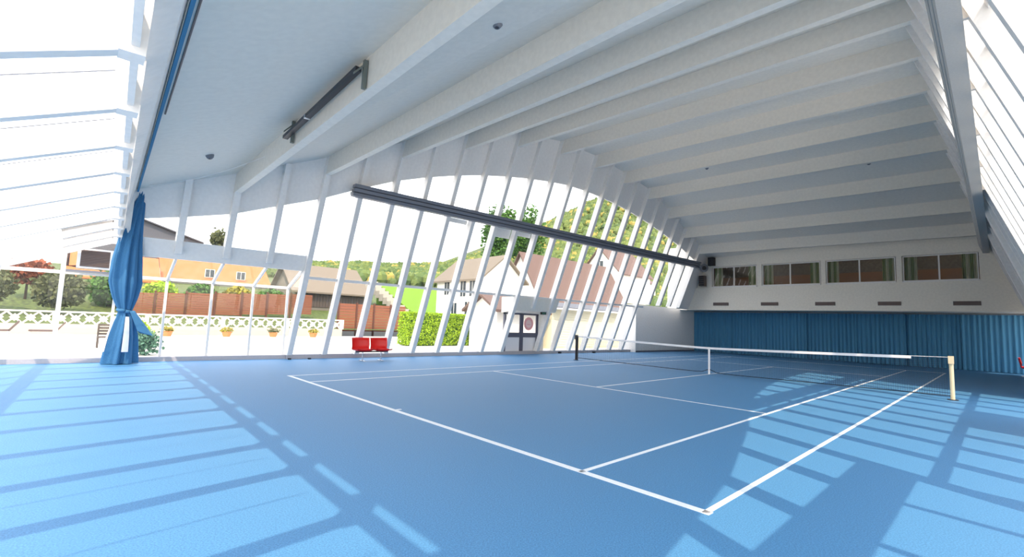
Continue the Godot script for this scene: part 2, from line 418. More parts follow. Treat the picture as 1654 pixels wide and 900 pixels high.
# ---------------------------------------------------------------- glazed lean-to at the near end
func near_end() -> void:
	var W := structure("wall_front", "sloping glazed lean-to with white rafters below the roof's edge, at left", "wall", Vector3(0, 0, near_v(0)))
	var at := func(u: float, y: float, dv := 0.0) -> Vector3: return Vector3(u, y + near_y(u), near_v(u) + dv)
	var g := Geo.new()
	g.slab([Vector3(-7.95, 4.68, edge_v(-7.95)), Vector3(8.3, 4.68, edge_v(8.3)), at.call(8.6, 3.95, -0.13), at.call(-8.3, 3.95, -0.13)], Vector3(0, 0.03, 0.06))
	part(W, "fascia_board", g, M.white)
	g = Geo.new()
	g.bar(Vector3(-7.9, 4.6, edge_v(-7.9) - 0.03), Vector3(8.2, 4.6, edge_v(8.2) - 0.03), Vector3(0, 0, 0.02), Vector3(0, 0.03, 0))
	part(W, "curtain_track", g, M.curtain_back)
	var us := []
	us = [9.0, 7.75, 6.45, 5.05, 3.9, 2.66, 1.27, -0.07, -1.4, -2.7, -4.0, -5.3, -6.6, -7.9, -9.2]
	var slope := Vector3(-0.085, -0.43, 1.0)
	var run := 2.1
	for k in us.size():
		var u: float = us[k]
		var r := Geo.new()
		r.bar(at.call(u, 3.36, -0.03), at.call(u, 4.02, -0.05), Vector3(0.1, 0, 0), Vector3(0, 0, 0.09))
		part(W, "rafter_stub", r, M.white)
		r = Geo.new()
		var a: Vector3 = at.call(u, 3.42, 0.08)
		r.bar(a - slope * 0.16, a + slope * run, Vector3(0.07, 0, 0), Vector3(0, 0.07, 0))
		part(W, "rafter", r, M.white)
		var e := a + slope * run
		r = Geo.new()
		r.bar(Vector3(e.x, 0.0, e.z), Vector3(e.x, e.y, e.z), Vector3(0.04, 0, 0), Vector3(0, 0, 0.05))
		part(W, "mullion", r, M.white)
		if k == 0: continue
		var u2: float = us[k - 1]
		r = Geo.new()
		r.bar(at.call(u + 0.1, 3.57, -0.05), at.call(u2 - 0.1, 3.57, -0.05), Vector3(0, 0.15, 0), Vector3(0, 0, 0.03))
		part(W, "header_board", r, M.white)
		var b: Vector3 = at.call(u2, 3.42, 0.08)
		var lift := Vector3(0, 0.08, 0)
		r = Geo.new(); r.face([a + lift, b + lift, b + slope * run + lift, a + slope * run + lift], Vector3.ZERO)
		part(W, "pane", r, M.glass)
		var mid := (a + b) / 2 + lift
		r = Geo.new(); r.bar(mid, mid + slope * run, Vector3(0.005, 0, 0), Vector3(0, 0.005, 0))
		part(W, "glazing_bar", r, M.grey_metal)
		var e2 := b + slope * run
		r = Geo.new(); r.face([Vector3(e.x + 0.04, 0.1, e.z), Vector3(e2.x - 0.04, 0.1, e2.z), e2 - Vector3(0.04, 0.1, 0), e - Vector3(-0.04, 0.1, 0)], Vector3.ZERO)
		part(W, "pane", r, M.glass)
		r = Geo.new(); r.face([at.call(u + 0.1, 3.71, -0.05), at.call(u2 - 0.1, 3.71, -0.05), at.call(u2 - 0.1, 3.97, -0.08), at.call(u + 0.1, 3.97, -0.08)], Vector3.ZERO)
		part(W, "pane", r, M.glass)
	var e0: Vector3 = at.call(us[0], 3.4, 0.08) + slope * run; var e1: Vector3 = at.call(us[-1], 3.4, 0.08) + slope * run
	g = Geo.new(); g.bar(e0, e1, Vector3(0, 0, 0.09), Vector3(0, 0.09, 0)); part(W, "eaves_beam", g, M.white)
	g = Geo.new(); g.bar(Vector3(e0.x, 0.0, e0.z), Vector3(e1.x, 0.0, e1.z), Vector3(0, 0, 0.12), Vector3(0, 0.13, 0)); part(W, "sill", g, M.plinth)
	# thin brown curtain rail on the ceiling and the wire
	g = Geo.new(); g.tube([Vector3(3.2, 4.68, edge_v(3.2) - 0.1), Vector3(-1.6, 4.68, edge_v(-1.6) - 0.1)], [0.012], 6)
	part(W, "ceiling_rail", g, M.brown_strip)

# ---------------------------------------------------------------- back wall
func bz(u: float, z0 := -14.5) -> float: return z0 - 0.018 * u
const WIN := [[-6.15, -3.42], [-3.09, -0.02], [0.27, 3.32], [3.62, 6.38]]
func back_wall() -> void:
	var W := structure("wall_back", "white end wall with a strip of gallery windows above blue curtains", "wall", Vector3(0, 0, -14.5))
	var blk := func(u0: float, u1: float, y0: float, y1: float, called: String, d0 := 0.0, d1 := -0.3, m: Material = M.wall_white) -> void:
		var g := Geo.new()
		g.solid([Vector3(u0, y0, bz(u0) + d0), Vector3(u1, y0, bz(u1) + d0), Vector3(u1, y1, bz(u1) + d0), Vector3(u0, y1, bz(u0) + d0)],
			[Vector3(u0, y0, bz(u0) + d1), Vector3(u1, y0, bz(u1) + d1), Vector3(u1, y1, bz(u1) + d1), Vector3(u0, y1, bz(u0) + d1)])
		part(W, called, g, m)
	blk.call(-9.3, 10.0, 2.92, 4.31, "parapet", 0.1, -0.3)
	blk.call(-9.3, 10.0, 2.84, 2.92, "soffit_edge", 0.1, -2.6)
	blk.call(-9.3, 10.0, 5.68, 7.2, "upper_wall", 0.0, -0.3)
	blk.call(-9.3, -6.19, 4.31, 5.68, "pier"); blk.call(-3.4, -3.12, 4.31, 5.68, "pier"); blk.call(0.01, 0.24, 4.31, 5.68, "pier"); blk.call(3.35, 3.59, 4.31, 5.68, "pier"); blk.call(6.41, 10.0, 4.31, 5.68, "pier")
	# wall behind the curtains
	blk.call(-10.0, 10.0, -0.1, 2.9, "lower_wall", -2.3, -2.6)
	# the gallery room behind the windows
	var R := structure("wall_gallery", "dim gallery room with wood panelling seen through the end windows", "wall", Vector3(0, 4.0, -17.5))
	var g2 := Geo.new(); g2.box(Vector3(-7.5, 3.9, -19.2), Vector3(7.5, 5.42, -19.0)); part(R, "panelling", g2, M.room_wood)
	g2 = Geo.new(); g2.box(Vector3(-7.5, 5.42, -19.2), Vector3(7.5, 7.0, -19.0)); part(R, "plaster", g2, M.room_grey)
	g2 = Geo.new(); g2.box(Vector3(-7.5, 3.7, -19.2), Vector3(7.5, 3.9, -14.9)); part(R, "gallery_floor", g2, M.room_wood)
	g2 = Geo.new(); g2.box(Vector3(-7.5, 6.6, -19.2), Vector3(7.5, 6.75, -14.9)); part(R, "gallery_ceiling", g2, M.room_grey)
	g2 = Geo.new(); g2.box(Vector3(-7.7, 3.7, -19.2), Vector3(-7.5, 6.75, -14.7)); part(R, "side_wall", g2, M.room_grey)
	g2 = Geo.new(); g2.box(Vector3(7.5, 3.7, -19.2), Vector3(7.7, 6.75, -14.7)); part(R, "side_wall", g2, M.room_grey)
	for i in 4:  # unseen lamps, added to brighten the gallery behind the windows
		var lx: float = (WIN[i][0] + WIN[i][1]) / 2
		var lamp := thing("added_gallery_lamp", "added round fill lamp on the gallery ceiling, " + ["first from the left", "second from the left", "third from the left", "last on the right"][i], "lamp", Vector3(lx, 6.5, -17.2), "added fill lamps in the gallery")
		var lp := Geo.new(); lp.tube([Vector3(lx, 6.595, -17.2), Vector3(lx, 6.5, -17.2)], [0.16], 14); part(lamp, "rim", lp, M.white)
		lp = Geo.new(); lp.tube([Vector3(lx, 6.5, -17.2), Vector3(lx, 6.48, -17.2)], [0.13], 14); part(lamp, "added_diffuser", lp, M.added_lamp_glow)
		var ol := OmniLight3D.new(); ol.name = "added_fill_light"; ol.light_energy = 1.5; ol.light_color = Color(1, 0.88, 0.72); ol.light_size = 0.13; ol.omni_range = 12.0; ol.omni_attenuation = 2.0; ol.shadow_enabled = true  # added fill light, keeps the room from going black
		lamp.add_child(ol, true); ol.position = Vector3(0, -0.16, 0)
	var place_ := ["nearest the white box", "second from the left", "third from the left", "rightmost of the four"]
	for i in 4:
		var u0: float = WIN[i][0]; var u1: float = WIN[i][1]
		var w := structure("window_%d" % (i + 1), "two-pane gallery window high in the end wall, " + place_[i], "window", Vector3((u0 + u1) / 2, 4.33, bz((u0 + u1) / 2)))
		var f := Geo.new()
		var at := func(u: float, y: float, d: float) -> Vector3: return Vector3(u, y, bz(u) + d)
		for q in [[u0, u0 + 0.04, 4.35, 5.66], [u1 - 0.04, u1, 4.35, 5.66], [u0, u1, 4.35, 4.41], [u0, u1, 5.61, 5.66]]:
			f.solid([at.call(q[0], q[2], -0.02), at.call(q[1], q[2], -0.02), at.call(q[1], q[3], -0.02), at.call(q[0], q[3], -0.02)], [at.call(q[0], q[2], -0.1), at.call(q[1], q[2], -0.1), at.call(q[1], q[3], -0.1), at.call(q[0], q[3], -0.1)])
		part(w, "frame", f, M.white)
		var mid := (u0 + u1) / 2
		f = Geo.new(); f.bar(at.call(mid, 4.38, -0.06), at.call(mid, 5.64, -0.06), Vector3(0.03, 0, 0), Vector3(0, 0, 0.04)); part(w, "mullion", f, M.white)
		f = Geo.new(); f.bar(at.call(u0 - 0.03, 4.33, 0.03), at.call(u1 + 0.03, 4.33, 0.03), Vector3(0, 0.025, 0), Vector3(0, 0, 0.1)); part(w, "sill", f, M.white)
		for s in [[u0 + 0.04, mid - 0.03], [mid + 0.03, u1 - 0.04]]:
			f = Geo.new(); f.face([at.call(s[0], 4.41, -0.06), at.call(s[1], 4.41, -0.06), at.call(s[1], 5.61, -0.06), at.call(s[0], 5.61, -0.06)], Vector3(0, 5, -30)); part(w, "pane", f, M.glass)
		for s in [0, 1]:
			var wd: float = [0.5, 0.55][s]
			var x0: float = u0 + 0.03 if s == 0 else u1 - 0.03 - wd
			var c := thing("window_drape", "pale green striped drape, %s side of gallery window %s" % [["left", "right"][s], place_[i]], "curtain", at.call(x0 + wd / 2, 4.2, -0.35), "gallery window drapes")
			for st in 4:
				var k := Geo.new(); k.grid(pleats(at.call(x0 + wd * st / 4, 4.15, -0.35), at.call(x0 + wd * (st + 1) / 4, 4.15, -0.35), 1.6, 2, 0.05, 12, 1.0 + st))
				part(c, "fold", k, M.drape_green if st % 2 == 0 else M.drape_pale, true)
	# air grilles
	var vents := [[-6.07, -5.08], [-3.15, -2.19], [-0.28, 0.67], [2.56, 3.51], [5.45, 6.41]]
	var vn := ["leftmost, under the first gallery window", "second from the left", "in the middle of the row", "second from the right", "rightmost of the row"]
	for i in 5:
		var p: Array = vents[i]
		var t := thing("air_grille", "dark slatted air grille above the blue curtains, " + vn[i], "vent", Vector3((p[0] + p[1]) / 2, 3.13, bz(p[0]) + 0.1), "air grilles in the end wall")
		var z := bz(p[0]) + 0.1
		var f := Geo.new(); f.box(Vector3(p[0], 3.13, z - 0.02), Vector3(p[1], 3.33, z + 0.012)); part(t, "frame", f, M.vent)
		for s in 4:
			f = Geo.new(); f.slab([Vector3(p[0] + 0.03, 3.165 + s * 0.04, z + 0.012), Vector3(p[1] - 0.03, 3.165 + s * 0.04, z + 0.012), Vector3(p[1] - 0.03, 3.155 + s * 0.04, z + 0.035), Vector3(p[0] + 0.03, 3.155 + s * 0.04, z + 0.035)], Vector3(0, 0.012, 0)); part(t, "slat", f, M.brown_strip)
	# white storage box against the left glass, up to the end wall
	var sb := structure("wall_partition", "white boxed partition in the far left corner beside the blue curtains", "wall", Vector3(-8.9, 0, -12.5))
	var g := Geo.new(); g.solid([Vector3(-8.5, 0.0, -9.0), Vector3(-9.7, 0.0, -9.0), Vector3(-9.7, 0.0, -16.6), Vector3(-8.32, 0.0, -16.6)], [Vector3(-8.5, 2.93, -9.0), Vector3(-9.7, 2.93, -9.0), Vector3(-9.7, 2.93, -16.6), Vector3(-8.32, 2.93, -16.6)])
	part(sb, "body", g, M.white)
	g = Geo.new(); g.solid([Vector3(-8.48, 0.0, -8.98), Vector3(-8.48, 0.1, -8.98), Vector3(-8.3, 0.1, -16.4), Vector3(-8.3, 0.0, -16.4)], [Vector3(-8.46, 0.0, -8.98), Vector3(-8.46, 0.1, -8.98), Vector3(-8.28, 0.1, -16.4), Vector3(-8.28, 0.0, -16.4)])
	part(sb, "skirting", g, M.door_grey)

func pleats(a: Vector3, b: Vector3, h: float, n: int, amp: float, res := 8, seed_ := 1.0) -> Array:
	var d := b - a; var s := d.normalized().cross(Vector3.UP)
	var rows := []
	for r in 7:
		var y := h * r / 6.0
		var row := []
		for k in n * res + 1:
			var x := float(k) / (n * res)
			var w := sin(TAU * n * x + 0.35 * sin(TAU * x * 1.7 + seed_)) + 0.4 * sin(TAU * n * 0.43 * x + seed_ * 2.1 + 0.5 * r / 6.0)
			row.append(a + d * x + s * amp * w * (1.0 - 0.35 * r / 6.0) + Vector3(0, y, 0))
		rows.append(row)
	return rows

# ---------------------------------------------------------------- court gear
func court() -> void:
	var pl := spot(-6.15, 0); var pr := spot(6.4, 0); var c := spot(0, 0)
	var net := thing("tennis_net", "black tennis net with white top band across the blue court", "net", c)
	for p in [pl, pr]:
		var right: bool = p == pr
		var g := Geo.new(); g.tube([p, p + Vector3(0, 1.09, 0)], [0.045], 10)
		var post := part(net, "post", g, M.post_ivory if right else M.dark_metal)
		g = Geo.new(); g.tube([p, p + Vector3(0, 0.02, 0)], [0.11], 12); part(post, "foot_plate", g, M.dark_metal)
		g = Geo.new(); g.box(p + Vector3(-0.05, 0.9, -0.07), p + Vector3(0.05, 1.09, 0.07)); part(post, "winder", g, M.post_ivory if right else M.dark_metal)
		if not right:
			g = Geo.new(); g.tube([p + Vector3(0.12, 0.0, 0.05), p + Vector3(0.1, 1.05, 0.02)], [0.025], 8); part(post, "brace", g, M.dark_metal)
	var top := func(x: float) -> Vector3:       # x from -1 (left post) to 1
		var p: Vector3 = c.lerp(pl if x < 0 else pr, absf(x))
		return p + Vector3(0, lerpf(0.92, 1.06, pow(absf(x), 1.2)), 0)
	var low := func(x: float) -> Vector3:
		var p: Vector3 = c.lerp(pl if x < 0 else pr, absf(x))
		return p + Vector3(0, 0.05 + 0.12 * exp(-absf(x) * 40.0) + 0.05 * absf(x), 0)
	var band := Geo.new(); var cord := []; var cable := []
	var n := 48
	for i in n:
		var x0 := -1.0 + 2.0 * i / n; var x1 := x0 + 2.0 / n
		cord.append(low.call(x0)); cable.append(top.call(x0))
		if x1 > 0.9: continue
		var a: Vector3 = top.call(x0); var b: Vector3 = top.call(x1); var s := Vector3(0, 0, 0.012); var d := Vector3(0, 0.065, 0)
		band.solid([a - s, a + s, a + s - d, a - s - d], [b - s, b + s, b + s - d, b - s - d])
	cord.append(low.call(1.0)); cable.append(top.call(1.0))
	part(net, "top_band", band, M.net_band)
	var g := Geo.new(); g.tube(cable, [0.006], 5); part(net, "cable", g, M.net_band)
	g = Geo.new(); g.tube(cord, [0.012], 5); part(net, "bottom_cord", g, M.net_cord)
	g = Geo.new(); g.box(c + Vector3(-0.03, 0, -0.015), c + Vector3(0.03, 0.93, 0.015)); part(net, "centre_strap", g, M.net_band)
	# netting of crossing strings
	var mesh := Geo.new()
	var cols := 250
	var w := 0.0016
	for i in cols + 1:
		var x := -0.985 + 1.97 * i / cols
		var a: Vector3 = low.call(x); var b: Vector3 = top.call(x)
		mesh.bar(a, b, Vector3(w, 0, 0), Vector3(0, 0, w))
	for r in 19:
		var fr := (r + 0.5) / 19.0
		for i in 24:
			var x0 := -0.985 + 1.97 * i / 24.0; var x1 := -0.985 + 1.97 * (i + 1) / 24.0
			mesh.bar(low.call(x0).lerp(top.call(x0), fr), low.call(x1).lerp(top.call(x1), fr), Vector3(0, w, 0), Vector3(0, 0, w))
	part(net, "netting", mesh, M.net_cord).set_meta("kind", "stuff")
	# blue curtains along the end wall
	var edges := [-8.3, -6.6, -5.75, -3.6, -1.3, 1.2, 3.35, 5.6, 7.9, 9.4]
	var nth := ["first from the white partition", "narrow second from the white partition", "third from the white partition", "fourth from the white partition", "fifth, in the middle behind the net", "sixth from the white partition", "seventh from the white partition", "second from the right edge", "last on the right"]
	for i in edges.size() - 1:
		var u0: float = edges[i] - 0.04; var u1: float = edges[i + 1] + 0.04
		var zz := -16.35 + (0.06 if i % 2 else -0.06)
		var k := thing("end_curtain", "long blue pleated curtain below the end wall, " + nth[i], "curtain", Vector3((u0 + u1) / 2, 0, zz), "blue curtains along the end wall")
		var q := Geo.new(); q.grid(pleats(Vector3(u0, 0.02, bz(u0, zz)), Vector3(u1, 0.02, bz(u1, zz)), 2.74, int((u1 - u0) / 0.19), 0.045, 8, i * 1.3))
		part(k, "cloth", q, M.curtain_back, true)
		q = Geo.new(); q.bar(Vector3(u0, 2.79, bz(u0, zz)), Vector3(u1, 2.79, bz(u1, zz)), Vector3(0, 0.02, 0), Vector3(0, 0, 0.03)); part(k, "rail", q, M.grey_metal)

# ---------------------------------------------------------------- things in the hall
func bench(label: String, at: Vector3, turn: float) -> Node3D:
	var t := thing("bench_seat", label, "seat", Vector3.ZERO, "red plastic double seats")
	for s in [-1, 1]:
		var z: float = 0.345 * s
		var g := Geo.new()
		var rows := []
		for p in [[0.24, 0.4], [0.22, 0.37], [0.05, 0.36], [-0.14, 0.37], [-0.2, 0.42], [-0.22, 0.55], [-0.25, 0.7], [-0.27, 0.8], [-0.29, 0.805]]:
			var row := []
			for k in 9:
				var x := -1.0 + 2.0 * k / 8
				var wdt: float = 0.31 + 0.02 * p[1]
				row.append(Vector3(p[0] + 0.05 * x * x * (1.0 if p[1] > 0.42 else 0.3), p[1] + 0.04 * x * x * (1.0 if p[1] < 0.42 else 0.0), z + wdt * x))
			rows.append(row)
		g.grid(rows)
		var rows2 := []
		for row in rows:
			var r2 := []
			for v in row: r2.append(v + Vector3(-0.02, -0.025, 0))
			rows2.append(r2)
		g.grid(rows2)
		for i in rows.size() - 1:
			for e in [0, 8]: g.face([rows[i][e], rows[i + 1][e], rows2[i + 1][e], rows2[i][e]], Vector3(0, 0.5, z))
		part(t, "seat_shell", g, M.red_plastic, true)
		g = Geo.new(); g.tube([Vector3(0, 0.02, z), Vector3(0, 0.32, z)], [0.022], 8); part(t, "leg", g, M.chrome)
		g = Geo.new(); g.box(Vector3(-0.2, 0.0, z - 0.04), Vector3(0.2, 0.02, z + 0.04)); part(t, "foot", g, M.chrome)
	var b := Geo.new(); b.box(Vector3(-0.03, 0.3, -0.6), Vector3(0.03, 0.345, 0.6)); part(t, "beam", b, M.dark_metal)
	t.position = at; t.rotation.y = turn
	return t

func furniture() -> void:
	# grooved box rails hung inside both glass walls
	for side in [-1, 1]:
		var t := thing("box_rail", "long grey grooved box rail hung across the left glass wall" if side < 0 else "long grey ribbed box rail hung along the right glass wall", "rail", frame(side, side * 7.2, 5.4, -2))
		var o0: float = 0.22 if side < 0 else 0.32; var o1: float = 0.42 if side < 0 else 0.54
		for k in 3:
			var g := Geo.new()
			var y0 := 5.46 + 0.135 * k; var y1 := y0 + 0.1
			g.solid([on_wall(side, y0, 9.94, o0), on_wall(side, y1, 9.94, o0), on_wall(side, y1, 9.94, o1), on_wall(side, y0, 9.94, o1)], [on_wall(side, y0, -13.5, o0), on_wall(side, y1, -13.5, o0), on_wall(side, y1, -13.5, o1), on_wall(side, y0, -13.5, o1)])
			part(t, "rib", g, M.grey_metal if side < 0 else M.brushed_panel)
		var g2 := Geo.new()
		g2.solid([on_wall(side, 5.47, 9.9, o0), on_wall(side, 5.82, 9.9, o0), on_wall(side, 5.82, 9.9, o1 - 0.03), on_wall(side, 5.47, 9.9, o1 - 0.03)], [on_wall(side, 5.47, -13.4, o0), on_wall(side, 5.82, -13.4, o0), on_wall(side, 5.82, -13.4, o1 - 0.03), on_wall(side, 5.47, -13.4, o1 - 0.03)])
		part(t, "core", g2, M.dark_groove if side < 0 else M.brushed_panel)
		for k in 9:
			var v := 8.4 - 2.4 * k
			g2 = Geo.new(); g2.solid([on_wall(side, 5.55, v + 0.03, 0.1), on_wall(side, 5.7, v + 0.03, 0.1), on_wall(side, 5.7, v - 0.03, 0.1), on_wall(side, 5.55, v - 0.03, 0.1)], [on_wall(side, 5.55, v + 0.03, o0 + 0.02), on_wall(side, 5.7, v + 0.03, o0 + 0.02), on_wall(side, 5.7, v - 0.03, o0 + 0.02), on_wall(side, 5.55, v - 0.03, o0 + 0.02)])
			part(t, "bracket", g2, M.white)
	# door in the left wall
	door()
	bench("pair of red plastic seats on a beam in front of the left glass wall", Vector3(-8.0, 0, 8.54), 0.0)
	bench("red plastic seats by the blue curtains at the right edge", Vector3(7.75, 0, -14.6), 0.0)
	tied_curtain()
	# dark tube heater on the first beam
	var zb := 13.22 + 0.12
	var h := thing("tube_heater", "dark tube heater on brackets along the side of the nearest beam", "heater", Vector3(-1.8, 5.25, zb + 0.12))
	var g := Geo.new(); g.bar(Vector3(-2.75, 5.25, zb + 0.11), Vector3(0.75, 5.42, zb + 0.11), Vector3(0, 0, 0.05), Vector3(0, 0.035, 0)); part(h, "tube", g, M.dark_metal)
	g = Geo.new(); g.bar(Vector3(-1.5, 5.31, zb + 0.11), Vector3(-1.43, 5.314, zb + 0.11), Vector3(0, 0, 0.055), Vector3(0, 0.04, 0)); part(h, "collar", g, M.chrome)
	for x in [-2.55, 0.8]:
		g = Geo.new(); g.bar(Vector3(x, 5.1, zb + 0.03), Vector3(x + 0.02, 5.56, zb + 0.03), Vector3(0.03, 0, 0), Vector3(0, 0, 0.03))
		g.bar(Vector3(x, 5.5, zb + 0.03), Vector3(x, 5.3, zb + 0.2), Vector3(0.025, 0, 0), Vector3(0, 0.02, 0)); part(h, "bracket", g, M.bracket)
	# smoke detectors on the ceiling panels between beams
	var dots := [[-4.9, 14.4, "nearest the hanging curtain"], [2.4, 12.0, "near the top edge above the second beam"], [4.1, -2.3, "high over the right side of the net"], [-2.1, -4.8, "on the far part of the vault, left"], [3.6, -7.0, "on the far part of the vault, right"]]
	for d in dots:
		var f: float = (d[0] + 8.0) / 16.0
		var y := lerpf(ceil_y(-1, d[1]), ceil_y(1, d[1]), f); var z := lerpf(frame(-1, 0, 0, d[1]).z, frame(1, 0, 0, d[1]).z, f)
		var t := thing("smoke_detector", "small round ceiling detector, " + d[2], "detector", Vector3(d[0], y - 0.07, z), "detectors on the ceiling")
		var k := Geo.new(); k.tube([Vector3(d[0], y + 0.02, z), Vector3(d[0], y - 0.04, z), Vector3(d[0], y - 0.09, z)], [0.09, 0.085, 0.05], 12); part(t, "housing", k, M.grey_metal)
		k = Geo.new(); k.tube([Vector3(d[0], y - 0.085, z), Vector3(d[0], y - 0.1, z)], [0.03], 8); part(t, "sensor", k, M.dark_metal)
	# loudspeakers and slatted box at the end wall
	var s := thing("loudspeaker", "black box loudspeaker high at the left of the end wall", "speaker", Vector3(-6.15, 5.76, -14.25))
	g = Geo.new(); g.box(Vector3(-6.33, 5.76, -14.38), Vector3(-5.95, 6.3, -14.08)); part(s, "cabinet", g, M.black)
	g = Geo.new(); g.box(Vector3(-6.3, 5.8, -14.08), Vector3(-5.98, 6.26, -14.065)); part(s, "grille", g, M.dark_metal)
	s = thing("horn_speaker", "grey oval horn loudspeaker beside the end of the box rail", "speaker", Vector3(-6.45, 5.3, -14.2))
	g = Geo.new(); g.tube([Vector3(-6.45, 5.58, -14.26), Vector3(-6.45, 5.58, -14.1), Vector3(-6.42, 5.57, -13.75), Vector3(-6.41, 5.57, -13.73)], [0.06, 0.12, 0.27, 0.25], 16); part(s, "horn", g, M.grey_metal)
	g = Geo.new(); g.tube([Vector3(-6.43, 5.57, -13.85), Vector3(-6.4, 5.57, -13.7)], [0.14], 12); part(s, "driver", g, M.dark_metal)
	s = thing("slatted_box", "dark slatted wall box below the horn speaker", "vent", Vector3(-6.8, 4.4, -14.2))
	g = Geo.new(); g.box(Vector3(-6.85, 4.4, -14.26), Vector3(-6.5, 5.1, -13.9)); part(s, "case", g, M.vent)
	for k in 5:
		g = Geo.new(); g.box(Vector3(-6.84, 4.44 + k * 0.135, -13.9), Vector3(-6.51, 4.52 + k * 0.135, -13.85)); part(s, "slat", g, M.dark_metal)
	# sockets and stops along the plinth
	for d in [[-9.0, -2.6, "beyond the glass door", 0.09], [-8.75, -5.2, "left of the white partition", 0.09], [-9.25, 10.9, "by the tallest left fin", 0.045], [-9.22, 10.25, "left of the red seats", 0.045]]:
		s = thing("plinth_socket", "small dark socket at the glass wall's foot, " + d[2], "socket", Vector3(d[0], 0, d[1]), "sockets along the plinth")
		g = Geo.new(); g.box(Vector3(d[0] - 0.04, 0.0, d[1] - d[3]), Vector3(d[0] + 0.04, d[3], d[1] + d[3])); part(s, "case", g, M.black)
		g = Geo.new(); g.box(Vector3(d[0] + 0.04, d[3] * 0.2, d[1] - d[3] * 0.6), Vector3(d[0] + 0.045, d[3] * 0.8, d[1] + d[3] * 0.6)); part(s, "cover", g, M.dark_metal)
	# wire from the roof edge to the ceiling
	s = thing("ceiling_wire", "thin pale wire strung from the hanging curtain to the ceiling", "wire", Vector3(-7.5, 4.6, 15.2))
	var wp := []
	for k in 9:
		var x := k / 8.0
		wp.append(Vector3(-6.6, 4.5, 15.35).lerp(Vector3(-4.6, 5.3, 13.35), x) - Vector3(0, 0.12 * sin(PI * x), 0))
	g = Geo.new(); g.tube(wp, [0.005], 5); part(s, "wire", g, M.net_band)
	# air unit hung outside at left
	s = thing("air_unit", "white air unit with brown grille on a bracket left of the tied curtain", "air conditioner", Vector3(-9.6, 2.45, 16.2))
	g = Geo.new(); g.box(Vector3(-9.78, 2.56, 15.72), Vector3(-9.42, 3.1, 16.47)); part(s, "body", g, M.unit_white)
	g = Geo.new(); g.box(Vector3(-9.42, 2.61, 15.8), Vector3(-9.405, 3.05, 16.4))
	var grille := part(s, "grille", g, M.coil)
	for k in 10:
		g = Geo.new(); g.box(Vector3(-9.405, 2.62 + k * 0.043, 15.81), Vector3(-9.395, 2.635 + k * 0.043, 16.39)); part(grille, "louvre", g, M.vent)
	g = Geo.new(); g.box(Vector3(-9.8, 2.44, 15.66), Vector3(-9.35, 2.5, 16.66)); part(s, "tray", g, M.grey_metal)
	g = Geo.new(); g.tube([Vector3(-9.5, 2.6, 16.47), Vector3(-9.5, 2.6, 16.64), Vector3(-9.5, 3.08, 16.64), Vector3(-9.5, 3.08, 16.47)], [0.03], 8); part(s, "pipe", g, M.coil)

